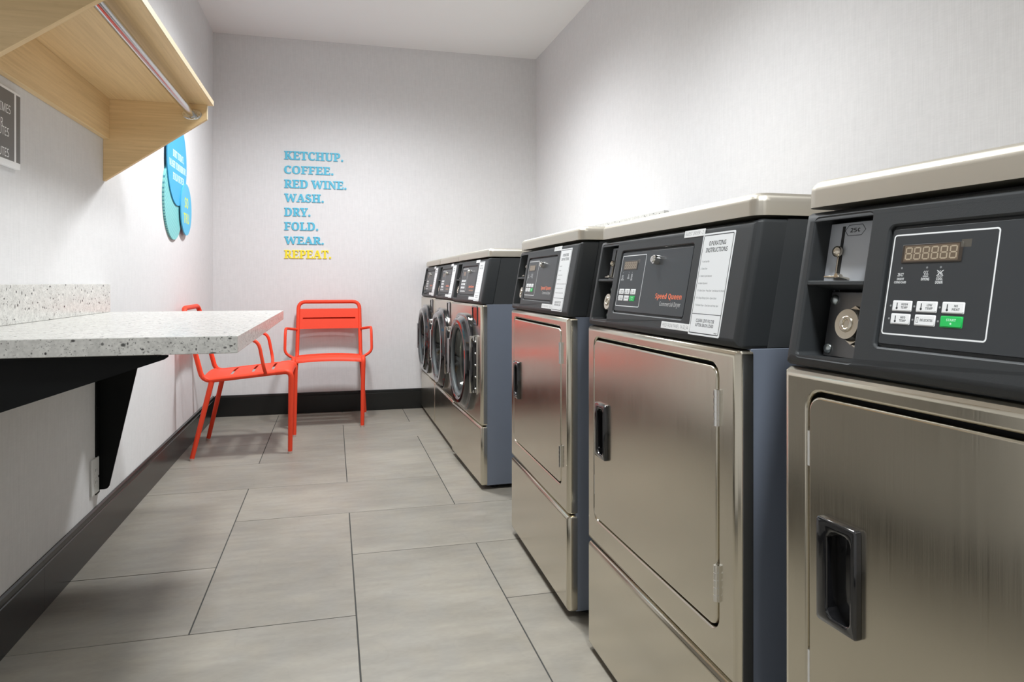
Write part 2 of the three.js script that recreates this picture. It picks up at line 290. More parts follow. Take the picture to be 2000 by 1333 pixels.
function sticker(dryer) {
  const w = 586, h = Math.round(586 * (DT[3] - DT[2]) / (DT[1] - DT[0])); return canvasTex(w, h, x => {
    x.fillStyle = '#f1f3f4'; x.fillRect(0, 0, w, h); x.strokeStyle = '#2b2d2f'; x.lineWidth = 9; rrect(x, 22, 22, w - 44, h - 44, 14); x.stroke(); x.fillStyle = '#26282a';
    fitText(x, 'OPERATING', w * 0.5, h * 0.125, w * 0.54, 62); fitText(x, 'INSTRUCTIONS', w * 0.5, h * 0.19, w * 0.68, 62);
    const L = dryer ? ['1. Load quickly', '2. Close Door', '3. Select Cycle Desired', '4. Make Payment', '5. To Start Dryer - Press Start - See Manual for Details', '6. To Stop Drying Cycle - Open Door', '7. To Restart Dryer - Close Door and Press Start'] : ['1. Load Washer', '2. Add Detergent', '3. Close Door', '4. Select Cycle Desired', '5. Make Payment', '6. Press Start'];
    const wd = dryer ? [0.25, 0.22, 0.40, 0.30, 0.86, 0.66, 0.75] : [0.35, 0.4, 0.33, 0.52, 0.38, 0.3]; L.forEach((s, i) => fitText(x, s, w * (0.085 + wd[i] / 2), h * (0.288 + 0.0715 * i), w * wd[i], 24, 'sans-serif', 'normal'));
    x.fillRect(22, h * 0.79, w - 44, 6); if (dryer) { fitText(x, 'CLEAN LINT FILTER', w * 0.5, h * 0.872, w * 0.58, 44); fitText(x, 'AFTER EACH LOAD', w * 0.5, h * 0.915, w * 0.58, 44); } else { x.fillRect(w * 0.2, h * 0.86, w * 0.6, 12); x.fillRect(w * 0.25, h * 0.9, w * 0.5, 12); }
    fitText(x, '9001', w * 0.88, h * 0.968, w * 0.1, 18);
  });
}
const strip = s => canvasTex(512, 84, (x, w, h) => { x.fillStyle = '#f3f4f3'; x.fillRect(0, 0, w, h); x.fillStyle = '#8f9192'; fitText(x, s, w / 2, h * 0.74, w * 0.9, 58, 'sans-serif', 'normal'); });
const coinTexture = canvasTex(512, 512, (x, w, h) => { x.fillStyle = '#c3c7cd'; x.fillRect(0, 0, w, h); x.strokeStyle = '#3c4044'; x.lineWidth = 5; x.beginPath(); const cx = 232, cy = 66; [[-92, 0], [-60, -44], [60, -44], [92, 0], [60, 44], [-60, 44]].forEach((p, i) => i ? x.lineTo(cx + p[0], cy + p[1]) : x.moveTo(cx + p[0], cy + p[1])); x.closePath(); x.stroke(); x.fillStyle = '#26292c'; fitText(x, '25¢', cx, cy + 18, 96, 50); });
const mk = (t, o) => S(0xffffff, { map: t, roughness: 0.45, ...o });
const MT = { dryerPanel: mk(dryerPanel, { roughness: 0.38 }), washerPanel: mk(washerPanel, { roughness: 0.38 }), dryerSticker: mk(sticker(true)), washerSticker: mk(sticker(false)), coin: mk(coinTexture), feed: mk(strip('FEED FROM PANEL 1A-52,54')), d: mk(strip('GUEST DRYER - 2')), w: mk(strip('GUEST WASHER')) };

function panelPlate([t0, t1, s0, s1], z0, z1, uvr, rc = 0.001) {   // thin plate with uv mapped onto artwork area uvr
  const re = Math.min(0.0004, (z1 - z0) / 2); const g = facePlate([t0 + cx0, t1 + cx0, s0, s1], rc, re, z0 - z1); g.translate(0, 0, z1);
  const p = g.attributes.position, u = g.attributes.uv; for (let i = 0; i < p.count; i++) u.setXY(i, (p.getX(i) - cx0 - uvr[0]) / (uvr[1] - uvr[0]), (p.getY(i) - uvr[2]) / (uvr[3] - uvr[2])); return g;
}
const GEO = {};
function buildShared() {
  // side cabinet
  GEO.cabinet = (() => { const L = []; for (const [y, e] of [[0, 0.001], [0.001, 0], [0.779, 0], [0.78, 0.001]]) L.push(rr(cx0 + 0.0015 + e, -cx0 - 0.0015 - e, -DEP, -0.024, 0.004, y, 3)); return skin(L, { capStart: true, capEnd: true, crease: 0.5, map: p => [p[0], p[2], p[1]] }); })();
  const steelU = (holes) => { const g = facePlate([cx0, -cx0, 0.258, 0.7785], 0.008, 0.012, -0.028, holes); return g; };
  GEO.dryerFront = steelU([{ rect: [cx0 + 0.046, cx0 + 0.606, 0.3215, 0.7525], rc: 0.024, depth: 0.023, lip: 0.0035, open: true }]);
  GEO.doorGapShade = box(cx0 + 0.044, cx0 + 0.608, 0.319, 0.755, -0.0238, -0.0225);  // dark plate on the groove floor, stands in for shade in the door gap
  GEO.washerFront = steelU([{ circle: [0, 0.505, 0.175], depth: 0.02, lip: 0.003, open: true }]);
  GEO.kick = facePlate([cx0, -cx0, 0, 0.2535], 0.008, 0.012, -0.028);
  GEO.dryerDoor = (() => { const g = facePlate([cx0 + 0.0505, cx0 + 0.6025, 0.3265, 0.7465], 0.020, 0.0028, -0.012, [{ rect: [cx0 + 0.076, cx0 + 0.132, 0.481, 0.600], rc: 0.006, depth: 0.0115, lip: 0.001 }]); g.translate(0, 0, 0.0012); return g; })();
  GEO.handle = (() => { const g = facePlate([0, 0.063, 0, 0.126], 0.004, 0.0025, -0.008, [{ rect: [0.020, 0.054, 0.011, 0.114], rc: 0.009, depth: 0.0175, lip: 0.003 }]);
    const p = g.attributes.position; for (let i = 0; i < p.count; i++) { const y = p.getY(i) / 0.126; const bulge = 0.0035 * (1 - (2 * y - 1) ** 2); const x = p.getX(i); p.setX(i, x + (x < 0.02 ? -bulge : bulge * 0.3)); p.setZ(i, p.getZ(i) + bulge * 1.2); } g.deleteAttribute('normal'); g.computeVertexNormals(); const q = boxUV(toCreasedNormals(g, 0.6)); q.translate(cx0 + 0.0725, 0.4775, 0.009); return q; })();
  GEO.hinge = y => { const x = cx0 + 0.6045; const L = []; const c = cyl(0.0036, 0.0036, 0.058, 12); c.translate(x, y, 0.003); L.push(c); for (let k = 0; k < 5; k++) { const b = cyl(0.0045, 0.0045, 0.0095, 12); b.translate(x, y - 0.024 + 0.012 * k, 0.003); L.push(b); } L.push(box(x - 0.006, x + 0.006, y - 0.029, y + 0.029, -0.003, 0.0015)); return merge(L); };
  GEO.lid = (() => { const L = []; const f = -0.034, e0 = 0.004; const add = (y, ins) => L.push(rr(cx0 - 0.0015 + ins, -cx0 + 0.0015 - ins, -DEP, f - ins, Math.max(0.024 - ins * 0.5, 0.006), y, 6)); add(0.9865, 0.003); add(0.9868, 0); add(1.008, 0.0005); for (let i = 1; i <= 5; i++) { const a = i / 5 * Math.PI / 2; add(1.008 + 0.015 * Math.sin(a), 0.0005 + 0.015 * (1 - Math.cos(a))); } return skin(L, { capStart: true, capEnd: true, crease: 0.5, map: p => [p[0], p[2], p[1]] }); })();
  // console shell in its own tilted frame (front at z = 0)
  GEO.console = facePlate([cx0, -cx0, 0.001, CL - 0.0015], 0.006, 0.014, -0.052, [
    { rect: [cx0 + 0.024, cx0 + 0.117, 0.0145, 0.194], rc: 0.006, depth: 0.05, lip: 0.003 }, { rect: [cx0 + PAN[0] - 0.004, cx0 + PAN[1] + 0.004, PAN[2] - 0.004, PAN[3] + 0.004], rc: 0.006, depth: 0.005, lip: 0.0025 }]);
  { const p = GEO.console.attributes.position, k = Math.tan(TILT); for (let i = 0; i < p.count; i++) if (p.getZ(i) < -0.006) p.setY(i, p.getY(i) - (p.getZ(i) + 0.006) * k); }
  GEO.consoleBox = (() => { const L = []; for (const [y, f] of [[0.781, -0.0525], [0.982, -0.0895]]) L.push(rr(cx0 + 0.002, -cx0 - 0.002, -DEP + 0.004, f, 0.005, y, 4)); return skin(L, { capStart: true, capEnd: true, crease: 0.6, map: p => [p[0], p[2], p[1]] }); })();
  GEO.coinPlate = panelPlate([0.024, 0.1168, 0.1125, 0.1925], -0.030, -0.026, [0.024, 0.1168, 0.1125, 0.1925]);
  GEO.coinShelf = box(cx0 + 0.0235, cx0 + 0.1172, 0.107, 0.1125, -0.049, -0.001, 0.001);
  GEO.coinSlot = merge([box(cx0 + 0.0450, cx0 + 0.0495, 0.150, 0.188, -0.0262, -0.0252, 0.0004), box(cx0 + 0.0475, cx0 + 0.0505, 0.118, 0.150, -0.0262, -0.0246, 0.0004)]);
  GEO.coinKnob = (() => { const s = new THREE.SphereGeometry(0.0075, 18, 12).toNonIndexed(); s.scale(1, 1, 0.7); s.translate(cx0 + 0.0475, 0.154, -0.020); const p = box(cx0 + 0.043, cx0 + 0.0690, 0.1175, 0.1205, -0.026, -0.008, 0.0012); const st = box(cx0 + 0.0455, cx0 + 0.0478, 0.118, 0.148, -0.0255, -0.0225, 0.0008); const pin = cylZ(0.003, 0.003, 0.008, cx0 + 0.064, 0.1205, -0.012, 12); return merge([s, p, st, pin]); })();
  GEO.lockPlate = box(cx0 + 0.034, cx0 + 0.1165, 0.020, 0.104, -0.036, -0.033, 0.001);
  GEO.coinLock = (() => { const hex = cylZ(0.019, 0.019, 0.010, 0, 0, 0.016, 6); const c = cylZ(0.022, 0.0235, 0.006, 0, 0, 0.003, 28); const b = cylZ(0.0145, 0.017, 0.012, 0, 0, 0.024, 28); const ring = new THREE.TorusGeometry(0.006, 0.0022, 8, 20).toNonIndexed(); ring.translate(0, 0, 0.030); const g = merge([hex, c, b, ring]); g.scale(1.25, 1.25, 1.1); g.translate(cx0 + 0.098, 0.060, -0.036); return g; })();
  GEO.bolts = [0.093, 0.030].map(y => { const s = new THREE.SphereGeometry(0.0068, 16, 10, 0, Math.PI * 2, 0, Math.PI / 2).toNonIndexed(); s.rotateX(Math.PI / 2); s.scale(1, 1, 0.6); s.translate(cx0 + 0.0415, y, -0.033); return s; });
  GEO.rib = [[0.0285, 0.0315], [0.0375, 0.0395]].map(([a, b]) => box(cx0 + a, cx0 + b, 0.016, 0.107, -0.049, -0.040));
  GEO.panel = panelPlate(PAN, -0.004, -0.0018, PAN, 0.003);
  GEO.buttons = BTN.map(b => panelPlate(b, -0.002, -0.0010, PAN, 0.0012));
  GEO.display = panelPlate([0.166, 0.239, 0.132, 0.1525], -0.002, -0.0012, PAN, 0.0006);
  GEO.key = merge([cylZ(0.0088, 0.0098, 0.010, cx0 + 0.331, 0.150, 0.003, 28), cylZ(0.0062, 0.0072, 0.004, cx0 + 0.331, 0.150, 0.0095, 24), box(cx0 + 0.3302, cx0 + 0.3318, 0.1465, 0.1535, 0.0105, 0.0120)]);
  GEO.sticker = panelPlate(DT, 0.0000, 0.0006, DT, 0.003);
  GEO.strip1 = panelPlate([0.432, 0.506, 0.1875, 0.2005], 0, 0.0009, [0.432, 0.506, 0.1875, 0.2005], 0.0004);
  GEO.strip2 = (() => { const a = [0.397, 0.507, 0.0165, 0.0295]; return panelPlate(a, 0, 0.0009, a, 0.0004); })();
  GEO.foot = merge([(() => { const c = cyl(0.018, 0.020, 0.010, 20); c.translate(0, 0.005, 0); return c; })(), (() => { const c = cyl(0.006, 0.006, 0.02, 12); c.translate(0, 0.015, 0); return c; })()]);
  // washer door
  const H = 0.232, K = 0.118; const oct = (sc) => a => { let r = 1e9; for (let k = 0; k < 8; k++) { const c = Math.cos(a - k * Math.PI / 4); const d = k % 2 === 0 ? (k % 4 === 0 ? H * 0.99 : H * 0.96) : (H + K) / Math.SQRT2; if (c > 0.05) r = Math.min(r, d / c); } const round = 0.246; r = -Math.log(Math.exp(-r * 90) + Math.exp(-round * 90)) / 90 + 0.004; return r * sc; };
  const C = [0, 0.505];
  GEO.doorFrame = (() => { const L = [[1.0, -0.001], [1.0, 0.012], [0.985, 0.017], [0.96, 0.0185], [0.945, 0.0185]].map(([s, z]) => polar(...C, oct(s), z)); L.push(polar(...C, a => oct(0.93)(a) * 0.6 + 0.207 * 0.4, 0.024)); L.push(polar(...C, a => oct(0.90)(a) * 0.5 + 0.200 * 0.5, 0.036)); L.push(polar(...C, a => oct(0.86)(a) * 0.4 + 0.195 * 0.6, 0.0415)); L.push(polar(...C, () => 0.182, 0.042)); L.push(polar(...C, () => 0.174, 0.039)); L.push(polar(...C, () => 0.160, 0.020)); L.push(polar(...C, () => 0.152, -0.005)); return skin(L, { crease: 0.35 }); })();
  GEO.doorRing = (() => { const L = []; for (let i = 0; i < 12; i++) { const a = i / 12 * 2 * Math.PI; L.push(polar(...C, () => 0.163 + 0.0085 * Math.cos(a), 0.028 + 0.010 * Math.sin(a))); } L.push(L[0]); return skin(L, { crease: 1.2 }); })();
  GEO.doorGlass = (() => { const pr = [[0.156, 0.012], [0.150, -0.004], [0.141, -0.05], [0.128, -0.09], [0.105, -0.115], [0.06, -0.128], [0.002, -0.131]]; return skin(pr.map(([r, z]) => polar(...C, () => r, z)), { crease: 1.2 }); })();
  GEO.gasket = skin([[0.176, -0.018], [0.172, -0.03], [0.160, -0.05], [0.163, -0.07], [0.17, -0.1]].map(([r, z]) => polar(...C, () => r, z)), { crease: 0.8 });
  GEO.drum = skin([[0.17, -0.1], [0.22, -0.11], [0.225, -0.3], [0.05, -0.32]].map(([r, z]) => polar(...C, () => r, z)), { capEnd: true, crease: 0.5 });
  GEO.doorHandle = merge([box(-0.222, -0.170, 0.425, 0.595, 0.020, 0.0445, 0.004), box(-0.226, -0.216, 0.43, 0.59, 0.0, 0.03, 0.003)]);
  GEO.doorHinge = (() => { const L = [box(0.205, 0.212, 0.382, 0.636, 0, 0.024, 0.001), box(0.212, 0.258, 0.382, 0.636, -0.001, 0.003, 0.001)]; for (let k = 0; k < 5; k++) { const s = cylZ(0.005, 0.0055, 0.003, 0.236, 0.405 + 0.052 * k, 0.0045, 12); L.push(s); } const c = cyl(0.004, 0.004, 0.25, 12); c.translate(0.216, 0.509, 0.007); L.push(c); return merge(L); })();
  GEO.pull = (() => { const g = facePlate([0, 0.108, 0, 0.088], 0.012, 0.003, -0.004, [{ rect: [0.012, 0.094, 0.010, 0.080], rc: 0.010, depth: 0.003, lip: 0.002 }]); const p = g.attributes.position; for (let i = 0; i < p.count; i++) { const y = p.getY(i), x = p.getX(i); p.setX(i, x + (x < 0.05 ? 0.022 * Math.max(0, 0.03 - y) / 0.03 : 0)); p.setZ(i, p.getZ(i) - (y > 0.03 ? 0 : (0.03 - y) * 0.02)); } g.computeVertexNormals(); g.translate(cx0 + 0.490, 0.683, 0.004); return boxUV(g); })();
}
buildShared();
function machine(kind, x, z, ang, g, label, group) {
  const a = ang * Math.PI / 180; const dx = Math.sin(a), dz = Math.cos(a);
  const dry = kind === 'dryer'; const m = thing(dry ? 'tumble_dryer' : 'washing_machine', label, dry ? 'dryer' : 'washing machine', [x + dx * W / 2, 0, -z + dz * W / 2], -(Math.PI / 2 - a), group);
  const put = (name, geo, mat, parent = m) => { const o = part(name, geo, mat, parent); if (parent === m) o.position.y = g; return o; };
  for (const [fx, fz] of [[cx0 + 0.05, -0.07], [-cx0 - 0.05, -0.07], [cx0 + 0.05, -DEP + 0.06], [-cx0 - 0.05, -DEP + 0.06]]) { const f = part('foot', GEO.foot, M.rubber, m); f.position.set(fx, 0, fz); f.scale.y = (g + 0.001) / 0.025; }
  put('cabinet', GEO.cabinet, M.cabinet).userData.label = 'blue grey painted side panels';
  put('kick_panel', GEO.kick, M.steel);
  const front = put('front_panel', dry ? GEO.dryerFront : GEO.washerFront, M.steel);
  put('lid', GEO.lid, M.lid);
  put('control_box', GEO.consoleBox, M.plastic);
  const c = part('control_console', GEO.console, M.plastic, m); c.position.set(0, g + 0.78, 0.001); c.rotation.x = -TILT; c.userData.label = 'black sloping control console';
  part('coin_slide_plate', GEO.coinPlate, MT.coin, c); part('coin_shelf', GEO.coinShelf, M.plastic, c); part('coin_slot', GEO.coinSlot, M.slot, c); part('coin_knob', GEO.coinKnob, M.nickel, c);
  part('lock_plate', GEO.lockPlate, M.lockPlate, c); part('coin_box_lock', GEO.coinLock, M.nickel, c); GEO.bolts.forEach(b => part('bolt', b, M.zinc, c)); GEO.rib.forEach(b => part('rib', b, M.trayGrey, c));
  const pm = dry ? MT.dryerPanel : MT.washerPanel; part('control_panel', GEO.panel, pm, c);
  if (dry) { GEO.buttons.forEach((b, i) => { const o = part('button', b, pm, c); if (i === 5) o.userData.label = 'green start button'; }); part('display', GEO.display, pm, c); }
  part('key_lock', GEO.key, M.chrome, c); part('instruction_sticker', GEO.sticker, dry ? MT.dryerSticker : MT.washerSticker, c); part('label_strip', GEO.strip1, dry ? MT.d : MT.w, c); part('label_strip', GEO.strip2, MT.feed, c);
  if (dry) {
    const d = put('door', GEO.dryerDoor, M.steel); part('door_gap_shade', GEO.doorGapShade, M.rubber, d); part('handle', GEO.handle, M.gloss, d).userData.label = 'black recessed pull handle';
    part('hinge', GEO.hinge(0.681), M.chrome, d); part('hinge', GEO.hinge(0.400), M.chrome, d);
    for (const [y0, y1] of [[0.657, 0.701], [0.378, 0.424]]) part('door_seal', box(cx0 + 0.0465, cx0 + 0.0500, y0, y1, -0.012, -0.0008), M.latch, d);
  } else {
    const d = put('door', GEO.doorFrame, M.gloss); part('door_ring', GEO.doorRing, M.gasket, d); part('door_glass', GEO.doorGlass, M.glass, d); part('handle', GEO.doorHandle, M.gloss, d); part('hinge', GEO.doorHinge, M.chrome, d);
    put('gasket', GEO.gasket, M.gasket); put('drum', GEO.drum, M.drum); part('dispenser_pull', GEO.pull, M.gloss, front);
  }
  return m;
}
machine('dryer', 0.578, 0.803, 3, 0.004, 'stainless dryer with its instructions sticker out of view, large lit keypad frame, nearest the camera end of the row', 'tumble dryers along the wall').userData.label = 'stainless steel coin dryer turned slightly, at the row end farthest from the washing machines';
machine('dryer', 0.603, 1.600, -0.5, 0.010, 'stainless steel coin dryer standing between two other dryers', 'tumble dryers along the wall');
machine('dryer', 0.614, 2.396, -1.35, 0.020, 'stainless steel coin dryer at the row end next to the gap before the washers', 'tumble dryers along the wall');
machine('washer', 0.598, 3.577, 1.4, 0.018, 'stainless front-loading washer with bare blue grey side facing the dryers', 'front loading washers by the back wall');
machine('washer', 0.606, 4.263, 0, 0.018, 'stainless front-loading washer squeezed between two other washers', 'front loading washers by the back wall');
machine('washer', 0.605, 4.928, 0, 0.018, 'stainless front-loading washer in the corner against the back wall baseboard', 'front loading washers by the back wall');

// ledge and splash behind the washers
{
  structure('wall_ledge', roomBox(1.352, XR, 0, 1.088, 2.846, ZB), M.wall);
  tag(part(numbered('stone_ledge'), roomBox(1.335, XR, 1.0885, 1.12, 2.844, ZB - 0.001, 0.002), M.quartz, scene), 'white speckled stone ledge behind the washers', 'ledge');
  tag(part(numbered('stone_splash'), roomBox(1.437, XR - 0.0005, 1.1205, 1.218, 2.844, ZB - 0.001, 0.002), M.quartz, scene), 'white speckled stone splash strip on the wall behind the washers', 'backsplash');
}

// ------------------------------------------------------------------ folding counter on the left wall
{
  const CT = 0.790, TH = 0.0335;
  const ct = part(numbered('folding_counter'), roomBox(XL + 0.0005, -0.178, CT - TH, CT, 1.422, 2.692, 0.0018), M.quartz, scene); tag(ct, 'white speckled stone folding counter held by black brackets', 'counter');
  tag(part(numbered('counter_splash'), roomBox(XL + 0.0005, XL + 0.020, CT + 0.0003, 0.888, 1.422, 2.692, 0.0015), M.quartz, scene), 'white speckled stone splash along the folding counter', 'backsplash');
  const top = CT - TH - 0.0005;
  const mkBracket = (Z, label) => {
    const b = thing('counter_bracket', label, 'bracket', [XL, 0, -Z], 0, 'black brackets under the folding counter');
    const s = new THREE.Shape(); const q = [[0.0035, top - 0.0045], [0.462, top - 0.0045], [0.462, top - 0.008], [0.455, top - 0.013], [0.150, top - 0.113], [0.122, top - 0.150], [0.034, 0.200], [0.028, 0.192], [0.018, 0.190], [0.0035, 0.190]];
    q.forEach((p, i) => i ? s.lineTo(...p) : s.moveTo(...p)); const g = new THREE.ExtrudeGeometry(s, { depth: 0.006, bevelEnabled: false }); g.translate(0, 0, -0.003); part('web_plate', boxUV(g), M.bracket, b);
    part('top_flange', box(0.0005, 0.45, top - 0.0045, top, -0.003, 0.035, 0.001), M.bracket, b); part('wall_flange', box(0.0005, 0.004, 0.180, top - 0.005, -0.003, 0.035, 0.001), M.bracket, b);
    for (const y of [0.24, 0.33, 0.47, 0.64]) { const c = cyl(0.004, 0.004, 0.003, 12); c.rotateZ(Math.PI / 2); c.translate(0.0055, y, 0.018); part('screw', c, M.bracket, b); }
  };
  mkBracket(1.47, 'black steel L-shaped bracket flush with the cut end of the counter');
  mkBracket(2.63, 'black steel L-shaped bracket beside the wall socket');
  // wall socket
  const o = thing('wall_socket', 'white duplex wall socket below the folding counter', 'wall socket', [XL, 0.247, -2.583], Math.PI / 2);
  part('plate', (() => { const g = facePlate([-0.037, 0.037, -0.06, 0.06], 0.004, 0.003, -0.0055); g.translate(0, 0, 0.0062); return g; })(), M.white, o);
  for (const y of [0.0195, -0.0195]) { const f = part('receptacle', (() => { const g = facePlate([-0.017, 0.017, y - 0.014, y + 0.014], 0.010, 0.0008, -0.002); g.translate(0, 0, 0.0075); return g; })(), M.white, o); part('slot', box(-0.0075, -0.0055, y - 0.003, y + 0.006, 0.0074, 0.0078), M.slot, f); part('slot', box(0.0055, 0.0075, y - 0.003, y + 0.006, 0.0074, 0.0078), M.slot, f); }
}

// ------------------------------------------------------------------ oak hanging shelf
{
  const s = thing('hanging_shelf', 'light oak wall shelf with tapered end panels', 'shelf', [XL, 1.2455, -2.13]);
  const y = v => v - 1.2455, Zn = 1.58, Zf = 2.68, zz = Z => -(Z - 2.13);
  const grainZ = g => { const p = g.attributes.position, n = g.attributes.normal, u = g.attributes.uv; for (let i = 0; i < p.count; i++) { const ay = Math.abs(n.getY(i)), ax = Math.abs(n.getX(i)); if (ay > 0.5) u.setXY(i, p.getZ(i), p.getX(i)); else if (ax > 0.5) u.setXY(i, p.getZ(i), p.getY(i) + 0.4); } return g; };
  part('shelf_board', grainZ(box(0.0005, 0.352, y(1.530), y(1.5475), zz(Zf + 0.018), zz(Zn - 0.018), 0.001)), M.oak, s);
  part('edge_band', box(0.3521, 0.354, y(1.530), y(1.5475), zz(Zf + 0.018), zz(Zn - 0.018)), M.oakEdge, s);
  part('wall_rail', grainZ(box(0.0005, 0.020, y(1.390), y(1.5297), zz(Zf - 0.0003), zz(Zn + 0.0003), 0.001)), M.oak, s);
  const endPanel = Z0 => { const sh = new THREE.Shape([[0.0005, 0], [0.004, 0], [0.332, y(1.4775)], [0.332, y(1.5297)], [0.0005, y(1.5297)]].map(p => new THREE.Vector2(...p))); const g = new THREE.ExtrudeGeometry(sh, { depth: 0.018, bevelEnabled: false }); g.translate(0, 0, zz(Z0 + 0.018)); const p = part('end_panel', boxUV(g, 1, Z0, 0.3), M.oak, s); part('edge_band', box(0.3321, 0.334, y(1.4785), y(1.5297), zz(Z0 + 0.018), zz(Z0)), M.oakEdge, p); };
  endPanel(Zf); endPanel(Zn - 0.018);
  const rodMetal = S(lin(0.55, 0.55, 0.55), { metalness: 1, roughness: 0.14 }); const r = thing('hanging_rod', 'chrome hanging rod under the oak shelf', 'rod', [-0.4875, 1.492, -2.13]);
  const c = cyl(0.0135, 0.0135, Zf - Zn - 0.004, 28); c.rotateX(Math.PI / 2); part('rod', c, rodMetal, r);
  for (const [z, f] of [[zz(Zf) + 0.001, 1], [zz(Zn) - 0.001, -1]]) { const k = part('flange', (() => { const L = []; const rad = a => 0.019 + 0.013 * Math.pow(Math.abs(Math.cos(a)), 3); for (const [sc, q] of [[1, 0.0003], [1, 0.002], [0.93, 0.0032], [0.75, 0.0036]]) L.push(polar(0, 0, a => rad(a) * sc, q, 40)); const g = skin(L, { capEnd: true }); const cup = cylZ(0.0165, 0.0175, 0.012, 0, 0, 0.007, 28); return merge([g, cup]); })(), M.chrome, r); k.position.z = z; if (f < 0) k.rotation.y = Math.PI; for (const sx of [-0.025, 0.025]) part('screw', cylZ(0.0035, 0.0035, 0.002, sx, 0, 0.0042, 12), M.nickel, k); }
}

// ------------------------------------------------------------------ signs
{
  // framed timetable board, only its right end is in view
  const w = 0.44, h = 0.189; const b = thing('wall_notice', 'dark grey notice board with white border and thin white lettering', 'sign', [XL, 1.1744, -1.9963 + w / 2], Math.PI / 2);
  const tex = canvasTex(1024, Math.round(1024 * h / w), (x, W_, H_) => { const m = v => v / w * W_; x.fillStyle = '#f4f4f4'; x.fillRect(0, 0, W_, H_); x.fillStyle = '#6d6a67'; x.fillRect(m(0.006), m(0.0064), W_ - m(0.006), H_ - m(0.0218)); x.fillStyle = '#f6f6f6'; x.fillRect(W_ - m(0.0347), m(0.0064), m(0.010), H_ - m(0.0218));
    x.textAlign = 'right'; x.textBaseline = 'alphabetic'; const put = (s, rx, yy, px_) => { x.save(); x.translate(W_ - m(rx), H_ - m(yy)); x.scale(0.86, 1); x.font = `normal ${m(px_)}px sans-serif`; x.fillText(s, 0, 0); x.restore(); };
    put('TIMES', 0.0543, 0.1275, 0.029); put('WASHER', 0.095, 0.090, 0.029); put('MINUTES', 0.0626, 0.071, 0.029); put('MINUTES', 0.0626, 0.021, 0.029); });
  part('board', (() => { const g = facePlate([-w / 2, w / 2, 0, h], 0.001, 0.0015, -0.0105); g.translate(0, 0, 0.011); const p = g.attributes.position, u = g.attributes.uv; for (let i = 0; i < p.count; i++) u.setXY(i, (p.getX(i) + w / 2) / w, p.getY(i) / h); return g; })(), mk(tex), b);
  // blue three-disc sign
  const d = thing('disc_sign', 'blue and teal wall sign of overlapping discs with white slogan', 'sign', [XL, 1.105, -3.8], Math.PI / 2);
  const disc = (name, Zc, Yc, r, z0, z1, tex) => { const g = skin([polar(-(3.8 - Zc), Yc - 1.105, () => r, z0, 72), polar(-(3.8 - Zc), Yc - 1.105, () => r, z1, 72)], { capEnd: true, crease: 0.5 }); const p = g.attributes.position, u = g.attributes.uv, cx = -(3.8 - Zc), cy = Yc - 1.105; for (let i = 0; i < p.count; i++) u.setXY(i, (p.getX(i) - cx) / (2 * r) + 0.5, (p.getY(i) - cy) / (2 * r) + 0.5); return part(name, g, mk(tex, { roughness: 0.5 }), d); };
  disc('striped_disc', 3.735, 1.308, 0.203, 0.0005, 0.010, canvasTex(512, 512, (x, a) => { x.fillStyle = '#8fd6d2'; x.fillRect(0, 0, a, a); x.strokeStyle = '#4a9aac'; x.lineWidth = 6; for (let k = -30; k < 60; k++) { x.beginPath(); x.moveTo(k * 25, 0); x.lineTo(k * 25 - 512, 512); x.stroke(); } })).userData.label = 'pale teal disc with fine diagonal stripes';
  disc('slogan_disc', 3.79, 1.500, 0.221, 0.0105, 0.016, canvasTex(512, 512, (x, a) => { x.fillStyle = '#3fa9dc'; x.fillRect(0, 0, a, a); x.fillStyle = '#eef8fc'; fitText(x, 'DIRT TODAY,', a * 0.55, a * 0.475, a * 0.58, 56, 'serif'); fitText(x, 'WASH TOMORROW.', a * 0.53, a * 0.60, a * 0.88, 56, 'serif'); fitText(x, 'FOLD NEVER', a * 0.55, a * 0.73, a * 0.58, 56, 'serif'); })).userData.label = 'mid blue disc with white slogan';
  disc('small_disc', 3.975, 1.277, 0.135, 0.0165, 0.022, canvasTex(256, 256, (x, a) => { x.fillStyle = '#54b7de'; x.fillRect(0, 0, a, a); x.fillStyle = '#d6e04a'; fitText(x, 'SO', a * 0.5, a * 0.47, a * 0.36, 70); fitText(x, 'TRU', a * 0.5, a * 0.77, a * 0.52, 70); })).userData.label = 'light blue disc with yellow lettering';
}
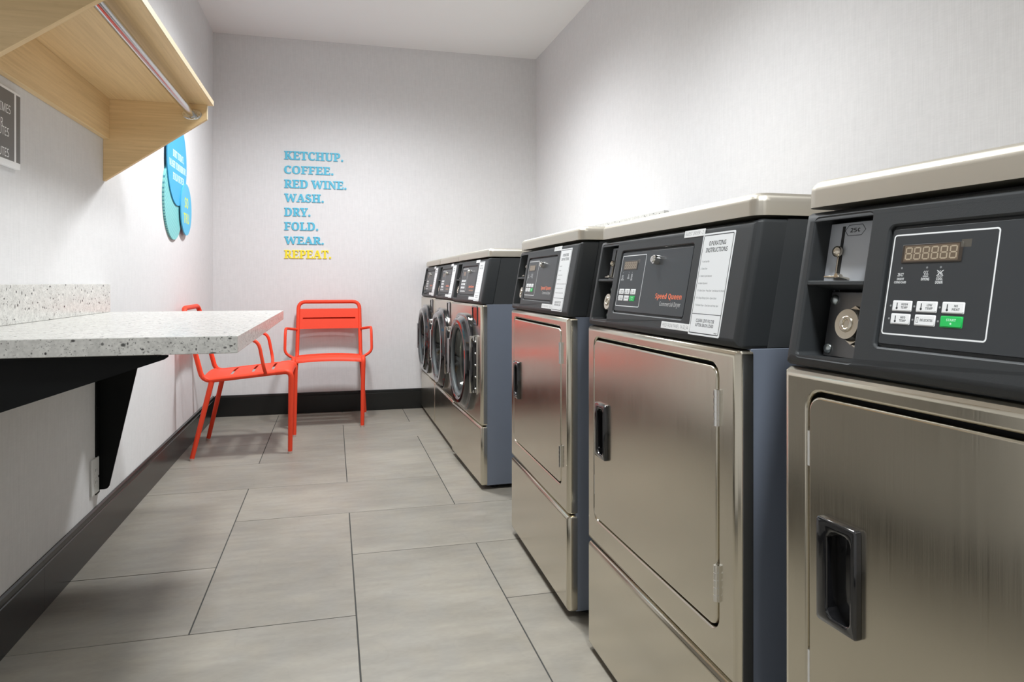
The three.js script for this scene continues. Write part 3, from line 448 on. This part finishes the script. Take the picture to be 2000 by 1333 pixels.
{
  const font = await new FontLoader().loadAsync('fonts/droid/droid_serif_bold.typeface.json');
  const blue = S(lin(0.10, 0.50, 0.70), { roughness: 0.5 }), yellow = S(lin(0.90, 0.74, 0.03), { roughness: 0.5 });
  for (const [s, x1, y0, y1] of [['KETCHUP.', 0.066, 1.731, 1.786], ['COFFEE.', 0.0, 1.635, 1.687], ['RED WINE.', 0.088, 1.538, 1.592], ['WASH.', -0.064, 1.443, 1.497], ['DRY.', -0.152, 1.346, 1.401], ['FOLD.', -0.101, 1.250, 1.304], ['WEAR.', -0.064, 1.155, 1.206], ['REPEAT.', -0.015, 1.058, 1.113]]) {
    const y = s === 'REPEAT.'; const g = thing('wall_lettering', `${y ? 'yellow' : 'blue'} raised slab letters on the back wall reading ${s.replace('.', '').toLowerCase()}`, 'lettering', [-0.321, y0, -ZB], 0, 'raised words on the back wall');
    const probe = new TextGeometry(s, { font, size: 1, depth: 0.1 }); probe.computeBoundingBox(); const bw = probe.boundingBox.max.x - probe.boundingBox.min.x; const cap = new TextGeometry('E', { font, size: 1, depth: 0.1 }); cap.computeBoundingBox(); const ch = cap.boundingBox.max.y;
    const sx = (x1 + 0.321) / bw, sy = (y1 - y0) / ch; let pen = -probe.boundingBox.min.x; const res = font.data.resolution;
    for (const ch1 of s) { const adv = font.data.glyphs[ch1].ha / res; if (ch1 !== ' ') { const q = new TextGeometry(ch1, { font, size: 1, depth: 0.004, curveSegments: 4, bevelEnabled: true, bevelThickness: 0.0005, bevelSize: 0.022, bevelSegments: 1 }); q.scale(sx, sy, 1); q.translate(pen * sx, 0, 0.0012); part('letter', q, y ? yellow : blue, g); } pen += adv; }
  }
}

// ------------------------------------------------------------------ red metal armchairs
function armchair(x, z, turn, label) {
  const c = thing('metal_armchair', label, 'chair', [x, 0, -z], turn, 'red metal armchairs in the corner');
  const R0 = 0.0125, H1 = 0.432, H2 = 0.392;
  for (const s of [-1, 1]) {
    const leg = part('leg', tube(fillet([[s * 0.200, 0.010, 0.222], [s * 0.206, H1, 0.228], [s * 0.206, H1 - 0.007, 0.150]], 0.055), t => 0.0112 + 0.0028 * Math.min(1, t * 1.3)), M.red, c);
    const cap = cyl(0.0115, 0.0105, 0.012, 16); cap.translate(s * 0.200, 0.006, 0.222); part('foot_cap', cap, M.glide, leg);
    const rl = part('leg', tube(fillet([[s * 0.236, 0.010, -0.245], [s * 0.207, H2 - 0.004, -0.158]], 0.01), t => 0.0112 + 0.0024 * t), M.red, c);
    const cap2 = cyl(0.0115, 0.0105, 0.012, 16); cap2.translate(s * 0.2362, 0.006, -0.2455); part('foot_cap', cap2, M.glide, rl);
    part('armrest', tube(fillet([[s * 0.205, 0.578, -0.246], [s * 0.258, 0.592, -0.150], [s * 0.262, 0.606, 0.070], [s * 0.264, 0.455, 0.098], [s * 0.212, 0.424, 0.102]], [0.08, 0.06, 0.06]), 0.0088, 10), M.red, c);
  }
  const path = fillet([[-0.206, H1 - 0.007, 0.152], [-0.206, H2, -0.200], [-0.200, 0.762, -0.292], [0.200, 0.762, -0.292], [0.206, H2, -0.200], [0.206, H1 - 0.007, 0.152]], [0.055, 0.050, 0.050, 0.055], 8);
  part('frame', tube(path, R0), M.red, c);
  // pressed sheet seat with three slots, front lip rolled down
  const sheet = (outline, slots, depth, bend) => { const sh = new THREE.Shape(outline.map(p => new THREE.Vector2(...p))); for (const q of slots) sh.holes.push(new THREE.Path(rr(...q, 0.006, 0, 3).map(p => new THREE.Vector2(p[0], p[1])))); return sh; };
  const bendGrid = (x0, x1, y0, y1, nx, ny, slots, fn, th) => {     // grid sheet with slots cut out cell-wise, both faces and rims
    const xs = new Set(), ys = new Set(); for (let i = 0; i <= nx; i++) xs.add(+(x0 + (x1 - x0) * i / nx).toFixed(5)); for (let i = 0; i <= ny; i++) ys.add(+(y0 + (y1 - y0) * i / ny).toFixed(5)); slots.forEach(q => { xs.add(q[0]); xs.add(q[1]); ys.add(q[2]); ys.add(q[3]); });
    const X = [...xs].sort((a, b) => a - b), Y = [...ys].sort((a, b) => a - b); const hole = (i, j) => { const mx = (X[i] + X[i + 1]) / 2, my = (Y[j] + Y[j + 1]) / 2; return i < 0 || j < 0 || i >= X.length - 1 || j >= Y.length - 1 || slots.some(q => mx > q[0] && mx < q[1] && my > q[2] && my < q[3]); };
    const T = []; const quad = (a, b, c2, d) => T.push(...a, ...b, ...c2, ...a, ...c2, ...d); const p = (i, j, w) => fn(X[i], Y[j], w);
    for (let i = 0; i < X.length - 1; i++) for (let j = 0; j < Y.length - 1; j++) { if (hole(i, j)) continue; quad(p(i, j, th), p(i + 1, j, th), p(i + 1, j + 1, th), p(i, j + 1, th)); quad(p(i, j, 0), p(i, j + 1, 0), p(i + 1, j + 1, 0), p(i + 1, j, 0));
      if (hole(i - 1, j)) quad(p(i, j, 0), p(i, j, th), p(i, j + 1, th), p(i, j + 1, 0)); if (hole(i + 1, j)) quad(p(i + 1, j, 0), p(i + 1, j + 1, 0), p(i + 1, j + 1, th), p(i + 1, j, th)); if (hole(i, j - 1)) quad(p(i, j, 0), p(i + 1, j, 0), p(i + 1, j, th), p(i, j, th)); if (hole(i, j + 1)) quad(p(i, j + 1, 0), p(i, j + 1, th), p(i + 1, j + 1, th), p(i + 1, j + 1, 0)); }
    const g = new THREE.BufferGeometry(); g.setAttribute('position', new THREE.Float32BufferAttribute(T, 3)); g.computeVertexNormals(); return boxUV(toCreasedNormals(g, 0.7));
  };
  const seatFn = (a, f, w) => { const k = (f + 0.2) / 0.43; let yy = H2 + 0.006 + (H1 - H2) * Math.min(1, k) + 0.010 * (1 - (a / 0.2) ** 2); let zf = f; if (f > 0.185) { const q = (f - 0.185) / 0.06; const ang = q * 1.25; zf = 0.185 + 0.05 * Math.sin(ang); yy -= 0.05 * (1 - Math.cos(ang)); } if (f < -0.17) yy += 0.010 * ((-0.17 - f) / 0.03) ** 2; return [a, yy + w, -(-zf)]; };
  part('seat', bendGrid(-0.200, 0.200, -0.200, 0.245, 10, 22, [[-0.15, 0.15, -0.078, -0.064], [-0.15, 0.15, 0.026, 0.040], [-0.15, 0.15, 0.124, 0.138]], (a, f, w) => { const q = seatFn(a, f, w); return q; }, 0.0025), M.red, c);
  const backFn = (a, yv, w) => { const k = (yv - H2) / (0.762 - H2); const zb = -0.200 - 0.092 * k; return [a, yv, zb - 0.012 * (1 - (a / 0.195) ** 2) + 0.003 + w]; };
  part('backrest', merge([bendGrid(-0.194, 0.194, 0.582, 0.716, 14, 8, [[-0.172, 0.172, 0.647, 0.657]], backFn, 0.0025), bendGrid(-0.178, 0.178, 0.636, 0.668, 14, 2, [], (a, y, w) => { const q = backFn(a, y, w); q[2] -= 0.016; return q; }, 0.002)]), M.red, c);
  return c;
}
armchair(-0.44, 4.0, Math.PI / 2, 'red metal armchair with its back to the wall beside the folding counter');
armchair(-0.026, 4.60, 0, 'red metal armchair standing below the wall lettering');

renderer.render(scene, camera);
